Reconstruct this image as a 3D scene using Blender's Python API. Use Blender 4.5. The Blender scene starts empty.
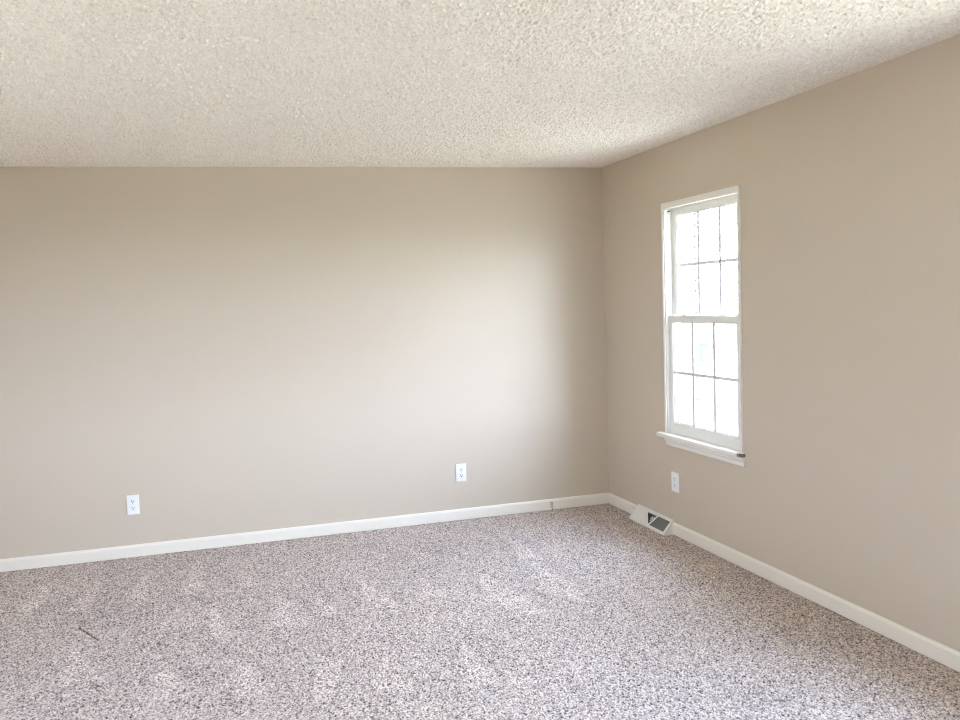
import bpy, bmesh, math, random
import numpy as np
from mathutils import Vector, Matrix

S = bpy.context.scene
COL = S.collection
R = math.radians

# ------------------------------------------------------------------ camera
cam_d = bpy.data.cameras.new('camera')
cam = bpy.data.objects.new('camera', cam_d)
COL.objects.link(cam)
F_PX, PITCH, ROLL, YAW = 754.72, -0.0660, -0.0422, 0.2372
fw = Vector((math.sin(YAW) * math.cos(PITCH), math.cos(YAW) * math.cos(PITCH), math.sin(PITCH)))
rt = Vector((math.cos(YAW), -math.sin(YAW), 0))
up = rt.cross(fw)
rt2 = rt * math.cos(ROLL) + up * math.sin(ROLL)
up2 = -rt * math.sin(ROLL) + up * math.cos(ROLL)
M = Matrix((rt2, up2, -fw)).transposed().to_4x4()
M.translation = (-2.7563, -4.962, 1.5248)
cam.matrix_world = M
cam_d.sensor_width = 36
cam_d.lens = F_PX / 960 * 36
cam_d.shift_x = 82.51 / 960
cam_d.shift_y = -5.65 / 960
cam_d.clip_start = 0.05
cam_d.clip_end = 500
S.camera = cam

# ------------------------------------------------------------------ exposure
S.view_settings.view_transform = 'Standard'
S.view_settings.look = 'None'
S.view_settings.gamma = 1
S.view_settings.use_curve_mapping = False
S.view_settings.exposure = 0.0
S.cycles.filter_width = 1.1
S.cycles.use_adaptive_sampling = False
S.cycles.use_guiding = True
S.cycles.use_surface_guiding = True
S.cycles.guiding_training_samples = 64
S.cycles.denoising_prefilter = 'NONE'
S.cycles.max_bounces = 16
S.cycles.diffuse_bounces = 10
S.cycles.sample_clamp_indirect = 10

# ------------------------------------------------------------------ bright hazy sky
world = bpy.data.worlds.new('sky')
S.world = world
world.use_nodes = True
nt = world.node_tree
nt.nodes.clear()
out = nt.nodes.new('ShaderNodeOutputWorld')
bg = nt.nodes.new('ShaderNodeBackground')
tc = nt.nodes.new('ShaderNodeTexCoord')
sx = nt.nodes.new('ShaderNodeSeparateXYZ')
rp = nt.nodes.new('ShaderNodeValToRGB')
rp.color_ramp.elements[0].position = 0.0
rp.color_ramp.elements[0].color = (0.81, 0.965, 1.24, 1)
rp.color_ramp.elements[1].position = 0.7
rp.color_ramp.elements[1].color = (0.63, 0.85, 1.24, 1)
nt.links.new(tc.outputs['Generated'], sx.inputs[0])
nt.links.new(sx.outputs['Z'], rp.inputs[0])
# broad low glow added to the sky, slanting in to brighten the back wall
dt = nt.nodes.new('ShaderNodeVectorMath')
dt.operation = 'DOT_PRODUCT'
LOBE_AZ, LOBE_EL, LOBE_POW, LOBE_AMT = R(44), R(12), 2.5, 0.7
dt.inputs[1].default_value = (math.cos(LOBE_EL) * math.cos(LOBE_AZ), -math.cos(LOBE_EL) * math.sin(LOBE_AZ), math.sin(LOBE_EL))
mxm = nt.nodes.new('ShaderNodeMath')
mxm.operation = 'MAXIMUM'
mxm.inputs[1].default_value = 0
pwm = nt.nodes.new('ShaderNodeMath')
pwm.operation = 'POWER'
pwm.inputs[1].default_value = LOBE_POW
mla = nt.nodes.new('ShaderNodeMath')
mla.operation = 'MULTIPLY_ADD'
mla.inputs[1].default_value = LOBE_AMT
mla.inputs[2].default_value = 1.0
scl = nt.nodes.new('ShaderNodeVectorMath')
scl.operation = 'SCALE'
nt.links.new(tc.outputs['Generated'], dt.inputs[0])
nt.links.new(dt.outputs['Value'], mxm.inputs[0])
nt.links.new(mxm.outputs[0], pwm.inputs[0])
nt.links.new(pwm.outputs[0], mla.inputs[0])
nt.links.new(rp.outputs[0], scl.inputs[0])
nt.links.new(mla.outputs[0], scl.inputs['Scale'])
nt.links.new(scl.outputs[0], bg.inputs['Color'])
bg.inputs['Strength'].default_value = 27.0
nt.links.new(bg.outputs[0], out.inputs[0])

H = 2.44
XL, YB = -4.9, -6.0          # left wall and the wall behind the camera


def portal(loc, rot, sx_, sy_):
    d = bpy.data.lights.new('window_portal', 'AREA')
    d.shape = 'RECTANGLE'
    d.size, d.size_y = sx_, sy_
    d.cycles.is_portal = True
    o = bpy.data.objects.new('window_portal', d)
    o.location = loc
    o.rotation_euler = rot
    COL.objects.link(o)


# windows: (u0, u1, z0, z1); u is y on the right/left walls, x on the back one
WZ0, WZ1 = 0.63, 2.080
W1 = (-1.46, -0.742)
W2 = (-3.60, -2.87)
W6 = (-4.45, -3.72)  # unseen window added for more light on the back wall and floor
W3 = (-4.50, -3.77)           # wall behind the camera, unseen window added for fill light
W5 = (-3.4, -2.67)            # left wall, unseen window added to light the right wall
for a, b in (W1, W2, W6):
    portal((0.10, (a + b) / 2, (WZ0 + WZ1) / 2), (0, R(90), 0), WZ1 - WZ0, b - a)
for a, b in (W3,):
    portal(((a + b) / 2, YB - 0.10, (WZ0 + WZ1) / 2), (R(90), 0, 0), b - a, WZ1 - WZ0)
for a, b in (W5,):
    portal((XL - 0.10, (a + b) / 2, (WZ0 + WZ1) / 2), (0, R(-90), 0), WZ1 - WZ0, b - a)


# ------------------------------------------------------------------ materials
def mat(name, color, rough=0.6, bump=None, metal=0.0, spec=0.5, var=None):
    """bump = (scale, strength, distance); var = (scale, amount) gentle colour mottling"""
    m = bpy.data.materials.new(name)
    m.use_nodes = True
    t = m.node_tree
    b = t.nodes['Principled BSDF']
    b.inputs['Base Color'].default_value = (*color, 1)
    b.inputs['Roughness'].default_value = rough
    b.inputs['Metallic'].default_value = metal
    b.inputs['Specular IOR Level'].default_value = spec
    c = t.nodes.new('ShaderNodeTexCoord')
    if var:
        n = t.nodes.new('ShaderNodeTexNoise')
        n.inputs['Scale'].default_value = var[0]
        n.inputs['Detail'].default_value = 4
        mx = t.nodes.new('ShaderNodeMix')
        mx.data_type = 'RGBA'
        mx.inputs[6].default_value = (*[v * (1 - var[1]) for v in color], 1)
        mx.inputs[7].default_value = (*[min(1, v * (1 + var[1])) for v in color], 1)
        t.links.new(c.outputs['Object'], n.inputs['Vector'])
        t.links.new(n.outputs[0], mx.inputs[0])
        t.links.new(mx.outputs[2], b.inputs['Base Color'])
    if bump:
        n = t.nodes.new('ShaderNodeTexNoise')
        n.inputs['Scale'].default_value = bump[0]
        n.inputs['Detail'].default_value = 3
        bp = t.nodes.new('ShaderNodeBump')
        bp.inputs['Strength'].default_value = bump[1]
        bp.inputs['Distance'].default_value = bump[2]
        t.links.new(c.outputs['Object'], n.inputs['Vector'])
        t.links.new(n.outputs[0], bp.inputs['Height'])
        t.links.new(bp.outputs[0], b.inputs['Normal'])
    return m


MT = {
    'wall': mat('greige_wall_paint', (0.595, 0.515, 0.41), 0.55, (140, 0.12, 0.002), var=(1.3, 0.015)),
    'ceiling': mat('popcorn_texture', (0.87, 0.84, 0.785), 0.9, spec=0.2),
    'base': mat('cream_trim_paint', (0.84, 0.785, 0.68), 0.4, var=(6, 0.02)),
    'trim': mat('white_trim_paint', (0.83, 0.80, 0.73), 0.35, (60, 0.1, 0.001)),
    'vinyl': mat('white_vinyl', (0.83, 0.81, 0.75), 0.35),
    'grille': mat('grey_grille_bar', (0.72, 0.71, 0.70), 0.45),
    'plate': mat('white_plastic', (0.86, 0.86, 0.85), 0.3),
    'slot': mat('dark_slot', (0.03, 0.03, 0.03), 0.6),
    'screw': mat('painted_screw', (0.7, 0.7, 0.68), 0.35, metal=0.3),
    'vent': mat('off_white_enamel', (0.80, 0.79, 0.73), 0.35, var=(20, 0.03)),
    'ventdark': mat('grey_vent_screen', (0.20, 0.20, 0.185), 0.6, metal=0.2, bump=(900, 0.4, 0.001)),
    'ventin': mat('vent_inside', (0.10, 0.10, 0.09), 0.8),
    'wood': mat('bare_broken_wood', (0.16, 0.11, 0.07), 0.8, (90, 0.4, 0.002), var=(40, 0.3)),
    'scuff': mat('bare_tan_wood', (0.42, 0.30, 0.17), 0.8, var=(200, 0.3)),
    'brick': mat('pale_brick', (0.62, 0.56, 0.50), 0.85, (40, 0.3, 0.004), var=(3, 0.15)),
    'mortar': mat('mortar', (0.55, 0.52, 0.48), 0.95, (80, 0.3, 0.003)),
    'jointshade': mat('joint_shade', (0.012, 0.012, 0.011), 0.95),  # near-black stand-in for the shade in recessed brick joints
    'siding': mat('outer_wall', (0.6, 0.56, 0.5), 0.8),
    'ground': mat('dry_pale_grass', (0.54, 0.455, 0.29), 0.95, (30, 0.5, 0.02), var=(0.6, 0.2)),
    'blue': mat('pale_blue_plastic', (0.03, 0.055, 0.075), 0.5),
    'bluelid': mat('pale_blue_lid', (0.035, 0.06, 0.08), 0.5),
    'black': mat('black_rubber', (0.03, 0.03, 0.03), 0.7),
}

g = bpy.data.materials.new('clear_window_glass')
g.use_nodes = True
t = g.node_tree
t.nodes.clear()
o_ = t.nodes.new('ShaderNodeOutputMaterial')
tr = t.nodes.new('ShaderNodeBsdfTransparent')
tr.inputs[0].default_value = (0.985, 0.985, 0.985, 1)
gl = t.nodes.new('ShaderNodeBsdfGlossy')
gl.inputs['Roughness'].default_value = 0.02
lw = t.nodes.new('ShaderNodeLayerWeight')
pw = t.nodes.new('ShaderNodeMath')
pw.operation = 'POWER'
pw.inputs[1].default_value = 5
t.links.new(lw.outputs['Facing'], pw.inputs[0])
fr = t.nodes.new('ShaderNodeMath')
fr.operation = 'MULTIPLY_ADD'
fr.inputs[1].default_value = 0.9
fr.inputs[2].default_value = 0.05
t.links.new(pw.outputs[0], fr.inputs[0])
mx = t.nodes.new('ShaderNodeMixShader')
t.links.new(fr.outputs[0], mx.inputs[0])
t.links.new(tr.outputs[0], mx.inputs[1])
t.links.new(gl.outputs[0], mx.inputs[2])
t.links.new(mx.outputs[0], o_.inputs[0])
MT['glass'] = g

t = MT['ceiling'].node_tree
b = t.nodes['Principled BSDF']
a1 = t.nodes.new('ShaderNodeAttribute')
a1.attribute_name = 'relief_speckle'
ra = t.nodes.new('ShaderNodeValToRGB')
ra.color_ramp.elements[0].position, ra.color_ramp.elements[0].color = 0.05, (0.78, 0.725, 0.64, 1)
ra.color_ramp.elements[1].position, ra.color_ramp.elements[1].color = 0.60, (0.95, 0.885, 0.80, 1)
t.links.new(a1.outputs['Fac'], ra.inputs[0])
t.links.new(ra.outputs[0], b.inputs['Base Color'])

# carpet: heathered colours from per-tuft attributes, shade in gaps and slits painted in
cm = bpy.data.materials.new('heathered_cut_pile_carpet')
cm.use_nodes = True
t = cm.node_tree
b = t.nodes['Principled BSDF']
b.inputs['Roughness'].default_value = 0.95
b.inputs['Specular IOR Level'].default_value = 0.15
b.inputs['Sheen Weight'].default_value = 0.15
a1 = t.nodes.new('ShaderNodeAttribute')
a1.attribute_name = 'yarn_shade'
ra = t.nodes.new('ShaderNodeValToRGB')
e = ra.color_ramp.elements
e[0].position, e[0].color = 0.12, (0.085, 0.065, 0.058, 1)
e[1].position, e[1].color = 0.92, (0.825, 0.715, 0.625, 1)
k = e.new(0.5)
k.color = (0.443, 0.360, 0.315, 1)
t.links.new(a1.outputs['Fac'], ra.inputs[0])
a2 = t.nodes.new('ShaderNodeAttribute')
a2.attribute_name = 'nap'
mul = t.nodes.new('ShaderNodeMix')
mul.data_type = 'RGBA'
mul.blend_type = 'MULTIPLY'
mul.inputs[0].default_value = 1
t.links.new(ra.outputs[0], mul.inputs[6])
t.links.new(a2.outputs['Fac'], mul.inputs[7])
t.links.new(mul.outputs[2], b.inputs['Base Color'])
MT['carpet'] = cm


# ------------------------------------------------------------------ helpers
def tag(o, label=None, cat=None, group=None, kind=None):
    if label:
        o['label'] = label
    if cat:
        o['category'] = cat
    if group:
        o['group'] = group
    if kind:
        o['kind'] = kind
    return o


class MB:
    """collects shapes into one mesh"""
    def __init__(self):
        self.bm = bmesh.new()

    def box(self, x0, x1, y0, y1, z0, z1, bev=0.0, seg=2):
        r = bmesh.ops.create_cube(self.bm, size=1)
        vs = r['verts']
        for v in vs:
            v.co = Vector((x0 + (v.co.x + .5) * (x1 - x0), y0 + (v.co.y + .5) * (y1 - y0), z0 + (v.co.z + .5) * (z1 - z0)))
        if bev:
            es = list({e for v in vs for e in v.link_edges})
            bmesh.ops.bevel(self.bm, geom=es, offset=bev, segments=seg, profile=.5, affect='EDGES')
        return self

    def prism(self, pts, d, bev=0.0, seg=2):
        """pts: list of 3D points of a planar polygon, extruded by vector d"""
        vs = [self.bm.verts.new(p) for p in pts]
        f = self.bm.faces.new(vs)
        r = bmesh.ops.extrude_face_region(self.bm, geom=[f])
        nv = [x for x in r['geom'] if isinstance(x, bmesh.types.BMVert)]
        for v in nv:
            v.co += Vector(d)
        if bev:
            es = list({e for v in vs + nv for e in v.link_edges})
            bmesh.ops.bevel(self.bm, geom=es, offset=bev, segments=seg, profile=.5, affect='EDGES')
        return self

    def cyl(self, c, r, depth, axis='Y', n=20, r2=None):
        m = Matrix.Translation(c)
        if axis == 'Y':
            m = m @ Matrix.Rotation(R(90), 4, 'X')
        if axis == 'X':
            m = m @ Matrix.Rotation(R(90), 4, 'Y')
        bmesh.ops.create_cone(self.bm, cap_ends=True, segments=n, radius1=r, radius2=r if r2 is None else r2, depth=depth, matrix=m)
        return self

    def build(self, name, m, parent=None, kind=None, smooth=False):
        bmesh.ops.recalc_face_normals(self.bm, faces=self.bm.faces)
        me = bpy.data.meshes.new(name)
        self.bm.to_mesh(me)
        self.bm.free()
        me.materials.append(m)
        if smooth:
            for p in me.polygons:
                p.use_smooth = True
        o = bpy.data.objects.new(name, me)
        COL.objects.link(o)
        if parent:
            o.parent = parent
        if kind:
            o['kind'] = kind
        return o


def empty(name, loc, rz=0):
    o = bpy.data.objects.new(name, None)
    o.location = loc
    o.rotation_euler = (0, 0, rz)
    o.empty_display_size = .1
    COL.objects.link(o)
    return o


def copy_tree(o, parent=None):
    c = o.copy()
    COL.objects.link(c)
    if parent:
        c.parent = parent
    for ch in list(o.children):
        copy_tree(ch, c)
    return c


# ------------------------------------------------------------------ room shell
def holed_wall(name, axis, f0, f1, u0, u1, holes, label, z0=-0.15, z1=H + 0.15):
    """wall slab between f0 and f1 on the fixed axis, running u0..u1, with window openings"""
    mb = MB()

    def seg(a, b, c, d):
        if b - a < 1e-4 or d - c < 1e-4:
            return
        if axis == 'x':
            mb.box(f0, f1, a, b, c, d)
        else:
            mb.box(a, b, f0, f1, c, d)
    u = u0
    for (a, b) in sorted(holes):
        seg(u, a, z0, z1)
        seg(a, b, z0, WZ0 - 0.0)
        seg(a, b, WZ1, z1)
        u = b
    seg(u, u1, z0, z1)
    bmesh.ops.remove_doubles(mb.bm, verts=mb.bm.verts, dist=1e-5)
    o = mb.build(name, MT['wall'], kind='structure')
    tag(o, label, 'wall')
    return o


holed_wall('wall_right', 'x', 0.0, 0.108, YB - 0.12, 0.108, [W1, W2, W6], 'greige painted wall with the white window in it')
holed_wall('wall_back', 'y', 0.0, 0.108, XL - 0.12, -0.0001, [], 'long plain greige wall facing the camera')
holed_wall('wall_front', 'y', YB - 0.108, YB, XL, -0.0001, [W3], 'greige wall behind the viewpoint')
holed_wall('wall_left', 'x', XL - 0.108, XL, YB - 0.12, -0.0001, [W5], 'greige wall at the left end of the room')


def smooth_noise(shape, sigma, rng):
    n = rng.standard_normal(shape)
    fy = np.fft.fftfreq(shape[0])[:, None]
    fx = np.fft.rfftfreq(shape[1])[None, :]
    k = np.exp(-2 * (np.pi * sigma) ** 2 * (fx * fx + fy * fy))
    r = np.fft.irfft2(np.fft.rfft2(n) * k, s=shape)
    return r / r.std()


def blur(a, sigma):
    fy = np.fft.fftfreq(a.shape[0])[:, None]
    fx = np.fft.rfftfreq(a.shape[1])[None, :]
    k = np.exp(-2 * (np.pi * sigma) ** 2 * (fx * fx + fy * fy))
    return np.fft.irfft2(np.fft.rfft2(a) * k, s=a.shape)


def height_mesh(name, xs, ys, z, m, attrs=None, flip=False):
    nx, ny = len(xs), len(ys)
    X, Y = np.meshgrid(xs, ys)
    co = np.stack([X, Y, z], -1).reshape(-1, 3).astype(np.float32)
    i = (np.arange(ny - 1)[:, None] * nx + np.arange(nx - 1)[None, :]).reshape(-1)
    q = np.stack([i, i + 1, i + nx + 1, i + nx], -1)
    if flip:
        q = q[:, ::-1]
    me = bpy.data.meshes.new(name)
    me.vertices.add(len(co))
    me.vertices.foreach_set('co', co.ravel())
    me.loops.add(q.size)
    me.loops.foreach_set('vertex_index', q.astype(np.int32).ravel())
    me.polygons.add(len(q))
    me.polygons.foreach_set('loop_start', np.arange(0, q.size, 4, dtype=np.int32))
    me.polygons.foreach_set('use_smooth', np.ones(len(q), dtype=bool))
    me.update(calc_edges=True)
    for k, v in (attrs or {}).items():
        a = me.attributes.new(k, 'FLOAT', 'POINT')
        a.data.foreach_set('value', v.reshape(-1).astype(np.float32))
    me.materials.append(m)
    o = bpy.data.objects.new(name, me)
    COL.objects.link(o)
    o['kind'] = 'structure'
    return o


def inside(poly, X, Y):
    r = np.zeros(X.shape, bool)
    n = len(poly)
    for i in range(n):
        (x1, y1), (x2, y2) = poly[i], poly[(i + 1) % n]
        if y1 == y2:
            continue
        c = ((y1 > Y) != (y2 > Y)) & (X < (x2 - x1) * (Y - y1) / (y2 - y1) + x1)
        r ^= c
    return r


rng = np.random.default_rng(7)
# carpet: wall to wall cut pile, every tuft in the mesh; vacuum strokes lie as lighter nap
ST = 0.0032
xs = np.arange(XL, 0.0 + ST, ST)
ys = np.concatenate([np.arange(YB, -3.8, 0.05), np.arange(-3.8, 0.0 + ST, ST)])
shp = (len(ys), len(xs))
X, Y = np.meshgrid(xs, ys)
tuft = smooth_noise(shp, 0.65, rng)
z = 0.0017 * np.clip(tuft, -2.2, 2.2) + 0.0012 * smooth_noise(shp, 25, rng)
speck = smooth_noise(shp, 0.55, rng)
yarn_shade = 0.61 + 0.22 * smooth_noise(shp, 0.5, rng) + 0.07 * tuft - 0.20 * np.clip(speck - 0.6, 0, 1.3) + 0.010 * smooth_noise(shp, 14, rng)  # tuft term darkens low spots, painted shade between tufts
light = [[(-2.5, -0.92), (-2.57, -1.37), (-2.47, -1.39), (-2.38, -1.39)], [(-2.3, -1.0), (-2.33, -1.3), (-2.23, -1.32)],
         [(-2.03, -0.9), (-2.12, -1.33), (-1.92, -1.32)], [(-1.7, -0.94), (-1.81, -1.28), (-1.64, -1.28)],
         [(-1.38, -0.97), (-1.49, -1.4), (-1.35, -1.64), (-1.24, -1.64)], [(-1.03, -0.92), (-1.17, -1.37), (-1.01, -1.6), (-0.97, -1.37)],
         [(-3.72, -0.24), (-3.74, -0.76), (-3.83, -0.73), (-3.84, -0.43)], [(-3.47, -0.28), (-3.47, -0.85), (-3.59, -0.81)],
         [(-3.22, -0.14), (-3.19, -0.75), (-3.29, -0.75)], [(-2.92, -0.13), (-2.88, -0.75), (-3.03, -0.78)],
         [(-2.39, -1.73), (-2.47, -2.1), (-2.38, -2.13), (-2.29, -1.81)], [(-2.1, -1.67), (-2.21, -2.1), (-2.08, -2.15)],
         [(-1.88, -0.43), (-1.86, -0.72), (-1.8, -0.5)], [(-2.73, -1.66), (-2.76, -2.0), (-2.62, -1.97)],
         [(-2.85, -0.91), (-2.85, -1.41), (-2.75, -1.4)], [(-1.75, -1.79), (-1.86, -2.22), (-1.72, -2.18)],
         [(-1.67, -0.39), (-1.62, -0.74), (-1.53, -0.74)], [(-0.99, -0.43), (-1.09, -0.9), (-0.95, -0.96)],
         [(-2.66, -0.53), (-2.7, -0.78), (-2.58, -0.79)], [(-3.08, -1.44), (-3.07, -1.9), (-2.93, -1.91)],
         [(-3.5, -1.19), (-3.45, -1.69), (-3.3, -1.65)]]
nap = np.zeros(shp)
for pl in light:
    nap = np.maximum(nap, inside(pl, X, Y) * 1.0)
nap = blur(nap, 2.2) + 0.15 * smooth_noise(shp, 60, rng)
nap = 0.92 + 0.16 * np.clip(nap, -0.6, 1.0)
# two little slits between the tufts
for (p, q, dp) in (((-3.486, -1.039), (-3.372, -1.226), 0.011), ((-3.335, -1.688), (-3.292, -1.715), 0.010)):
    p, q = np.array(p), np.array(q)
    d = (q - p) / np.linalg.norm(q - p)
    s = np.clip((X - p[0]) * d[0] + (Y - p[1]) * d[1], 0, np.linalg.norm(q - p))
    dist = np.hypot(X - p[0] - s * d[0], Y - p[1] - s * d[1])
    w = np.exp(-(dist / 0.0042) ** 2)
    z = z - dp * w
    yarn_shade = yarn_shade * (1 - 0.95 * w)  # shade down in each slit painted into the colour
fl = height_mesh('floor', xs, ys, z, MT['carpet'], {'yarn_shade': np.clip(yarn_shade, 0, 1), 'nap': nap})
tag(fl, 'wall-to-wall heathered grey taupe carpet with vacuum marks', 'floor')

# ceiling: sprayed popcorn texture
pop = smooth_noise(shp, 0.82, rng)
pop = np.clip(pop - 0.25, 0, 2.2)
edge = np.clip(np.minimum(-X, -Y) / 0.10, 0, 1) ** 1.5        # sprayed thinner along the walls
zc = H - (0.0042 * pop + 0.0015 * np.abs(smooth_noise(shp, 2.2, rng))) * (0.10 + 0.90 * edge)
ce = height_mesh('ceiling', xs, ys, zc, MT['ceiling'], {'relief_speckle': np.clip(0.5 + 0.25 * smooth_noise(shp, 0.55, rng), 0, 1)}, flip=True)  # random colour speckle standing in for the faint shading of the relief
tag(ce, 'flat off-white popcorn textured ceiling', 'ceiling')
o = MB().box(XL - 0.12, 0.12, YB - 0.12, 0.12, H + 0.02, H + 0.14).build('ceiling_slab', MT['siding'], kind='structure')
tag(o, 'slab over the ceiling', 'ceiling')
o = MB().box(XL - 0.12, 0.12, YB - 0.12, 0.12, -0.2, -0.03).build('floor_slab', MT['siding'], kind='structure')
tag(o, 'slab under the carpet', 'floor')


# baseboards: square board with an eased top edge
def baseboard(name, axis, pts_len, label, at):
    a, b = pts_len
    hgt, th = 0.080, 0.013
    prof = [(0, 0.004), (th, 0.004), (th, hgt - 0.014), (th - 0.003, hgt - 0.006), (th - 0.007, hgt - 0.001), (0.0, hgt)]
    mb = MB()
    sgn, wall = at
    if axis == 'x':
        mb.prism([(a, wall + sgn * d, z_) for d, z_ in prof], (b - a, 0, 0))
    else:
        mb.prism([(wall + sgn * d, a, z_) for d, z_ in prof], (0, b - a, 0))
    o = mb.build(name, MT['base'], kind='structure')
    tag(o, label, 'baseboard')
    return o


bb = baseboard('baseboard_back', 'x', (XL, -0.013), 'cream baseboard along the long back wall', (-1, 0.0))
# scuffed joint with bare wood near the corner
mb = MB()
mb.box(-0.474, -0.453, -0.0142, -0.0128, 0.056, 0.0605)
mb.box(-0.4735, -0.4545, -0.0144, -0.0128, 0.041, 0.0495)
mb.box(-0.4735, -0.4705, -0.0142, -0.0128, 0.020, 0.066)
mb.box(-0.457, -0.4545, -0.0142, -0.0128, 0.016, 0.060)
mb.box(-0.470, -0.458, -0.0140, -0.0128, 0.024, 0.032)
mb.build('scuffed_joint', MT['scuff'], bb, kind='structure')['label'] = 'scuffed bare wood joint'
mb = MB()
mb.prism([(-0.467, -0.0142, 0.004), (-0.458, -0.0142, 0.004), (-0.4605, -0.0142, 0.015), (-0.464, -0.0142, 0.0165)], (0, 0.0014, 0))
mb.build('notch', MT['slot'], bb, kind='structure')['label'] = 'small dark notch'
baseboard('baseboard_right', 'y', (-0.398, 0.0), 'short cream baseboard between the corner and the floor register', (-1, 0.0))
baseboard('baseboard_window', 'y', (YB, -0.808), 'cream baseboard along the window wall toward the viewer', (-1, 0.0))
baseboard('baseboard_left', 'y', (YB, 0.0), 'cream baseboard on the left end wall', (1, XL))
baseboard('baseboard_front', 'x', (XL + 0.013, -0.013), 'cream baseboard behind the viewpoint', (1, YB))

# ------------------------------------------------------------------ windows


def sash(name, parent, y0, y1, x0, x1, z0, z1, gx0, gx1, gz0, gz1, lip, bar):
    s = MB()
    s.box(x0, gx0, y0, y1, z0, z1, 0.0025)
    s.box(gx1, x1, y0, y1, z0, z1, 0.0025)
    s.box(gx0 - 0.002, gx1 + 0.002, y0, y1, z0, gz0, 0.0025)
    s.box(gx0 - 0.002, gx1 + 0.002, y0, y1, gz1, z1, 0.0025)
    # glazing bead, set back a little
    yb = y0 + 0.006
    bw = lip
    s.box(gx0 - 0.001, gx0 + bw, yb, y1 - 0.004, gz0, gz1, 0.001)
    s.box(gx1 - bw, gx1 + 0.001, yb, y1 - 0.004, gz0, gz1, 0.001)
    s.box(gx0, gx1, yb, y1 - 0.004, gz0 - 0.001, gz0 + bw, 0.001)
    s.box(gx0, gx1, yb, y1 - 0.004, gz1 - bw, gz1 + 0.001, 0.001)
    o = s.build(name, MT['vinyl'], parent)
    ym = (y0 + y1) / 2
    MB().box(gx0, gx1, ym - 0.002, ym + 0.002, gz0, gz1).build('pane', MT['glass'], o)
    for i in (1, 2):
        xm = gx0 + (gx1 - gx0) * i / 3
        MB().box(xm - 0.0105, xm + 0.0105, ym + bar, ym + bar + 0.006, gz0, gz1).build('muntin', MT['grille'], o)
    zm = (gz0 + gz1) / 2
    MB().box(gx0, gx1, ym + bar - 0.0003, ym + bar + 0.0063, zm - 0.0095, zm + 0.0095).build('muntin', MT['grille'], o)
    return o


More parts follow.
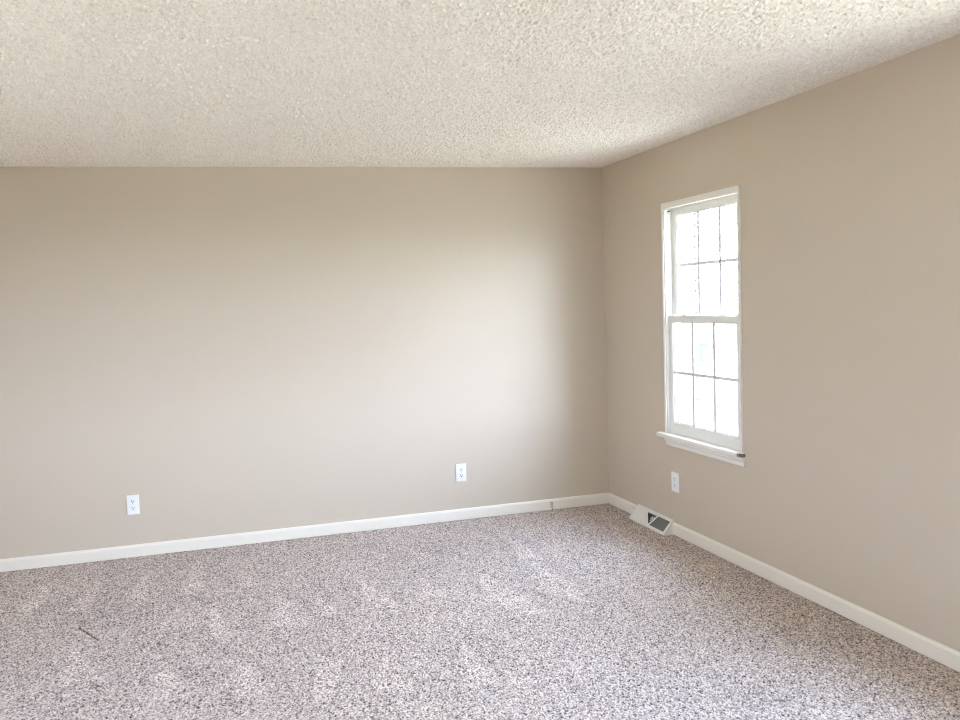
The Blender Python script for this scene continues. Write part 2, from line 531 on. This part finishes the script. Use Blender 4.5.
def make_window(name, label, loc, rz, W=0.73):
    """local x runs along the wall, local y outward, the wall face at y=0"""
    r = empty(name, loc, rz)
    r['kind'] = 'structure'
    tag(r, label, 'window')
    # casing bead round the opening
    c = MB()
    c.box(0.0, 0.018, -0.012, 0.012, 0.640, 2.0425, 0.003)
    c.box(W - 0.018, W, -0.012, 0.012, 0.640, 2.0425, 0.003)
    c.box(0.0, W, -0.0125, 0.012, 2.043, WZ1, 0.003)
    c.build('casing', MT['trim'], r)
    # jamb liner behind it
    f = MB()
    f.box(0.0, 0.024, 0.010, 0.106, 0.63, WZ1 - 0.001)
    f.box(0.021, 0.027, -0.004, 0.106, 0.64, 2.05, 0.001)
    f.box(0.020, 0.034, 0.044, 0.0475, 0.64, 2.05)
    f.box(W - 0.024, W, 0.010, 0.106, 0.63, WZ1 - 0.001)
    f.box(W - 0.027, W - 0.021, -0.004, 0.106, 0.64, 2.05, 0.001)
    f.box(W - 0.034, W - 0.020, 0.044, 0.0475, 0.64, 2.05)
    f.box(0.02, W - 0.02, 0.008, 0.106, 2.047, WZ1 - 0.001)
    f.box(0.02, W - 0.02, 0.040, 0.0475, 2.038, 2.05)
    f.box(0.02, W - 0.02, 0.012, 0.108, 0.631, 0.656)
    f.build('window_frame', MT['vinyl'], r)
    # balance slot at the top of the far jamb
    MB().box(0.0268, 0.0288, 0.018, 0.032, 2.026, 2.033).build('balance_slot', MT['slot'], r)['label'] = 'small dark slot'
    sash('upper_sash', r, 0.0485, 0.076, 0.0275, W - 0.0275, 1.345, 2.046, 0.066, W - 0.064, 1.385, 2.002, 0.006, 0.003)
    lo = sash('lower_sash', r, 0.012, 0.0435, 0.0275, W - 0.0275, 0.655, 1.384, 0.064, W - 0.060, 0.716, 1.345, 0.007, -0.012)
    MB().box(0.05, W - 0.05, 0.0095, 0.014, 0.693, 0.699, 0.001).build('lift_rail', MT['vinyl'], lo)
    for xx in (0.173, W - 0.18):
        k = MB()
        k.box(xx - 0.024, xx + 0.024, 0.016, 0.040, 1.3835, 1.388, 0.0015)
        k.cyl((xx, 0.028, 1.391), 0.010, 0.008, 'Z', 16)
        k.box(xx - 0.002, xx + 0.020, 0.022, 0.030, 1.388, 1.395, 0.0015)
        k.build('sash_lock', MT['vinyl'], lo)
    for xx in (0.062, W - 0.078):
        k = MB()
        k.box(xx - 0.018, xx + 0.018, 0.018, 0.038, 1.3835, 1.3865, 0.001)
        k.box(xx - 0.006, xx + 0.006, 0.022, 0.034, 1.3865, 1.390, 0.001)
        k.build('tilt_latch', MT['grille'], lo)
    # stool with a horn on the left, broken off flush on the right
    pts = [(-0.042, -0.046), (-0.042, 0.0), (0.0, 0.0), (0.0, 0.014), (0.722, 0.014), (0.722, -0.010),
           (0.700, -0.018), (0.712, -0.026), (0.690, -0.034), (0.716, -0.040), (0.719, -0.046)]
    MB().prism([(x, y, 0.618) for x, y in pts], (0, 0, 0.026), 0.004).build('stool', MT['trim'], r)
    # split wood where the horn came away
    MB().prism([(0.694, -0.036, 0.622), (0.735, -0.010, 0.622), (0.732, 0.0, 0.622), (0.690, -0.012, 0.622)], (0, 0, 0.014)).build('split_end', MT['wood'], r)['label'] = 'split bare wood end of the sill'
    # moulded apron with a mitred left return
    for (za, zb, th, name_) in ((0.566, 0.619, 0.013, 'apron'),):
        a = MB()
        prof = [(0, 0.566), (0.010, 0.566), (0.013, 0.572), (0.013, 0.590), (0.018, 0.598), (0.018, 0.606), (0.024, 0.619), (0, 0.619)]
        n = len(prof)
        vl = [a.bm.verts.new((0.016 - (zz - 0.566) * 0.35, -d, zz)) for d, zz in prof]
        vr = [a.bm.verts.new((0.735, -d, zz)) for d, zz in prof]
        a.bm.faces.new(vl)
        a.bm.faces.new(vr[::-1])
        for i in range(n):
            a.bm.faces.new((vl[i], vr[i], vr[(i + 1) % n], vl[(i + 1) % n]))
        a.build(name_, MT['trim'], r)
    return r


make_window('window_1', 'white double-hung window with grilles on the right wall', (0, W1[1], 0), R(-90), W1[1] - W1[0])
make_window('window_2', 'white double-hung window nearer the viewer on the right wall', (0, W2[1], 0), R(-90))
make_window('fill_window_right', 'white double-hung window added out of view on the right wall for more light', (0, W6[1], 0), R(-90))
make_window('fill_window_rear', 'white double-hung window added behind the viewpoint for fill light', (W3[1], YB, 0), R(180))
make_window('fill_window_left', 'unseen white double-hung window added on the left end wall for fill light', (XL, W5[0], 0), R(90))

# ------------------------------------------------------------------ brick veneer round window_1, seen through its panes
random.seed(3)
br, mo = MB(), MB()
X0, X1 = 0.116, 0.212
BH, CO = 0.0550, 0.0685
OY0, OY1 = W1[0] + 0.012, W1[1] - 0.048          # opening in the brickwork
zc_ = -0.45
row = 0
while zc_ < 2.62:
    z0_, z1_ = zc_, zc_ + BH
    for side in (1, -1):
        edge = OY1 if side > 0 else OY0
        u = 0.0 if not (0.56 < z1_ and z0_ < 2.08) else None
        first = 0.195 if row % 2 == 0 else 0.0925
        p = 0.0
        ln = first
        while p < 1.0:
            a_, b_ = edge + side * p, edge + side * (p + ln)
            j = random.uniform(-0.0015, 0.0015)
            br.box(X0, X1 + j, min(a_, b_), max(a_, b_), z0_, z1_)
            p += ln + 0.010
            ln = 0.195
    if z1_ < 0.56 or z0_ > 2.075:
        p = OY0 + 0.01
        while p < OY1 - 0.02:
            br.box(X0, X1, p, min(p + 0.195, OY1 - 0.01), z0_, z1_)
            p += 0.205
    zc_ += CO
    row += 1
# sloping brick sill
p = OY0
while p < OY1 - 0.03:
    br.prism([(X0, p, 0.575), (X1 + 0.03, p, 0.565), (X1 + 0.03, p, 0.615), (X0, p, 0.628)], (0, 0.058, 0))
    p += 0.0682
br.build('wall_brickwork', MT['brick'], kind='structure')
bwk = bpy.data.objects['wall_brickwork']
tag(bwk, 'pale brick reveal outside the window', 'wall')
co = MB()
XE = X1 - 0.026                                  # set-back joints at the outer arris, shade painted as near-black mortar
for q_, d_, x0_, x1_ in ((mo, 0.002, X0 - 0.006, XE), (co, 0.010, XE + 0.0005, X1 - 0.003)):
    q_.box(x0_, x1_, OY1 + d_, OY1 + 1.0, -0.45, 2.6)
    q_.box(x0_, x1_, OY0 - 1.0, OY0 - d_, -0.45, 2.6)
    q_.box(x0_, x1_, OY0 - d_, OY1 + d_, 2.085, 2.6)
    q_.box(x0_, x1_, OY0 - d_, OY1 + d_, -0.45, 0.562)
co.build('shaded_joint', MT['jointshade'], bwk, kind='structure')
mo.build('mortar', MT['mortar'], bwk, kind='structure')

# ------------------------------------------------------------------ outside ground and a blue bin far off
o = MB().box(-60, 120, -80, 100, -0.75, -0.45).build('ground', MT['ground'], kind='structure')
tag(o, 'pale ground outside the house', 'ground')
t_ = empty('wheeled_bin', (10.53, 13.56, -0.45), R(-20))
t_.scale = (0.38, 0.42, 0.52)
tag(t_, 'pale blue bin standing far outside, seen through the lower window panes', 'bin')
mb = MB()
vb = [(-0.24, -0.26, 0.06), (0.24, -0.26, 0.06), (0.24, 0.26, 0.06), (-0.24, 0.26, 0.06)]
vt = [(-0.30, -0.34, 0.98), (0.30, -0.34, 0.98), (0.30, 0.34, 0.98), (-0.30, 0.34, 0.98)]
v0 = [mb.bm.verts.new(p) for p in vb]
v1 = [mb.bm.verts.new(p) for p in vt]
mb.bm.faces.new(v0)
mb.bm.faces.new(v1)
for i in range(4):
    mb.bm.faces.new((v0[i], v0[(i + 1) % 4], v1[(i + 1) % 4], v1[i]))
bmesh.ops.bevel(mb.bm, geom=list(mb.bm.edges), offset=0.03, segments=2, affect='EDGES')
mb.build('body', MT['blue'], t_)
MB().box(-0.32, 0.32, -0.36, 0.38, 0.98, 1.04, 0.02).build('lid', MT['bluelid'], t_)
for sx_ in (-1, 1):
    MB().cyl((sx_ * 0.26, 0.28, 0.10), 0.10, 0.05, 'X').build('wheel', MT['black'], t_)
MB().cyl((0, 0.42, 0.94), 0.02, 0.5, 'X').build('handle', MT['bluelid'], t_)


# ------------------------------------------------------------------ duplex outlets
def make_outlet(label):
    """local: plate centre at the origin, wall at y=0, room toward -y"""
    r = empty('wall_outlet', (0, 0, 0))
    tag(r, label, 'outlet', 'duplex outlets on the walls')
    MB().box(-0.0375, 0.0375, -0.0065, 0.0004, -0.0620, 0.0620, 0.003, 3).build('cover_plate', MT['plate'], r)
    for s in (1, -1):
        cz = s * 0.0205
        pts = []
        for i in range(28):
            a = 2 * math.pi * i / 28
            pts.append((0.0172 * math.cos(a), -0.0060, cz + max(-0.0135, min(0.0135, 0.0172 * math.sin(a)))))
        cl = []
        for p in pts:
            if not cl or (Vector(p) - Vector(cl[-1])).length > 1e-5:
                cl.append(p)
        rec = MB().prism(cl, (0, -0.0025, 0)).build('receptacle', MT['plate'], r)
        sl = MB()
        sl.box(-0.0090, -0.0052, -0.0088, -0.0080, cz - 0.0005, cz + 0.0090)
        sl.box(0.0052, 0.0086, -0.0088, -0.0080, cz + 0.0005, cz + 0.0085)
        sl.cyl((0, -0.0084, cz - 0.0070), 0.0038, 0.0008, 'Y', 14)
        sl.build('slot', MT['slot'], rec)
    MB().cyl((0, -0.0072, 0), 0.0035, 0.0018, 'Y', 16).build('screw', MT['screw'], r)
    return r


o1 = make_outlet('white duplex outlet low on the back wall at the far left')
o1.location = (-3.312, 0, 0.336)
o2 = copy_tree(o1)
o2['label'] = 'white duplex outlet in the middle of the back wall, nearer the corner'
o2.location = (-1.137, 0, 0.337)
o3 = copy_tree(o1)
o3['label'] = 'white duplex outlet on the right wall under the window'
o3.location = (0, -0.832, 0.341)
o3.rotation_euler = (0, 0, R(-90))

# ------------------------------------------------------------------ baseboard register (floor vent)
v = empty('floor_register', (0, -0.398, 0), R(-90))
tag(v, 'off-white sloped metal baseboard register on the carpet below the window', 'vent')
L_, D_, HV = 0.410, 0.076, 0.092
slope = Vector((0, D_ - 0.006, HV - 0.010)).normalized()     # up the face
nrm = Vector((0, -slope.z, slope.y))
P0 = Vector((0, -D_, 0.006))
FL = math.hypot(D_ - 0.006, HV - 0.010)


def sp(s, t, d=0.0):
    return P0 + Vector((s, 0, 0)) + slope * (t * FL) + nrm * d


def strip(mb, poly, d0, d1):
    """flat plate on the sloping face between depths d0 and d1"""
    mb.prism([sp(s, t_2, d0) for s, t_2 in poly], nrm * (d1 - d0))


S0, S1, T0, T1 = 0.132, 0.388, 0.15, 0.875
mb = MB()
strip(mb, [(0, 0), (S0, 0), (S0, 1), (0, 1)], -0.0015, 0)
strip(mb, [(S1, 0), (L_, 0), (L_, 1), (S1, 1)], -0.0015, 0)
strip(mb, [(S0, 0), (S1, 0), (S1, T0), (S0, T0)], -0.0015, 0)
strip(mb, [(S0, T1), (S1, T1), (S1, 1), (S0, 1)], -0.0015, 0)
mb.box(0, L_, -D_, -D_ + 0.0015, 0.0005, 0.007)                 # bottom lip
mb.box(0, L_, -0.0065, 0.0, HV - 0.005, HV + 0.002, 0.001)       # top lip
for s_ in (0.0, L_ - 0.0015):                                   # triangular end caps
    mb.prism([(s_, -D_, 0.0005), (s_, 0, 0.0005), (s_, 0, HV), (s_, -0.006, HV), (s_, -D_, 0.007)], (0.0015, 0, 0))
for s_ in (0.0, L_ - 0.004):                                    # raised rims of the face
    strip(mb, [(s_, 0), (s_ + 0.004, 0), (s_ + 0.004, 1), (s_, 1)], -0.0005, 0.0018)
strip(mb, [(0, 0), (L_, 0), (L_, 0.045), (0, 0.045)], -0.0005, 0.0018)
strip(mb, [(0, 0.95), (L_, 0.95), (L_, 1.0), (0, 1.0)], -0.0005, 0.0018)
mb.build('housing', MT['vent'], v)
mb = MB()
strip(mb, [(0.212, T0), (0.226, T0), (0.258, T1), (0.244, T1)], -0.003, 0.0008)
mb.build('divider_bar', MT['vent'], v)
mb = MB()
strip(mb, [(S0 - 0.004, T0 - 0.02), (0.214, T0 - 0.02), (0.206, T0 + 0.06), (S0 - 0.004, T1 + 0.02)], -0.005, -0.003)
mb.build('damper_flap', MT['vent'], v)
mb = MB()
strip(mb, [(0.220, T0 - 0.03), (S1 + 0.004, T0 - 0.03), (S1 + 0.004, T1 + 0.03), (0.255, T1 + 0.03)], -0.010, -0.008)
mb.build('screen', MT['ventdark'], v)['label'] = 'dark grey screen in the opening'
mb = MB()
for i in range(3):
    s_ = 0.190 + 0.017 * i
    strip(mb, [(s_, 0.42), (s_ + 0.005, 0.42), (s_ + 0.005, 0.76), (s_, 0.76)], -0.016, -0.012)
strip(mb, [(0.178, 0.58), (0.245, 0.58), (0.245, 0.65), (0.178, 0.65)], -0.018, -0.013)
mb.build('louver', MT['screw'], v)
mb = MB()
strip(mb, [(S0 - 0.01, 0.05), (S1 + 0.01, 0.05), (S1 + 0.01, 0.9), (S0 - 0.01, 0.9)], -0.022, -0.020)
mb.build('backing', MT['ventin'], v)['label'] = 'dark inside of the register'
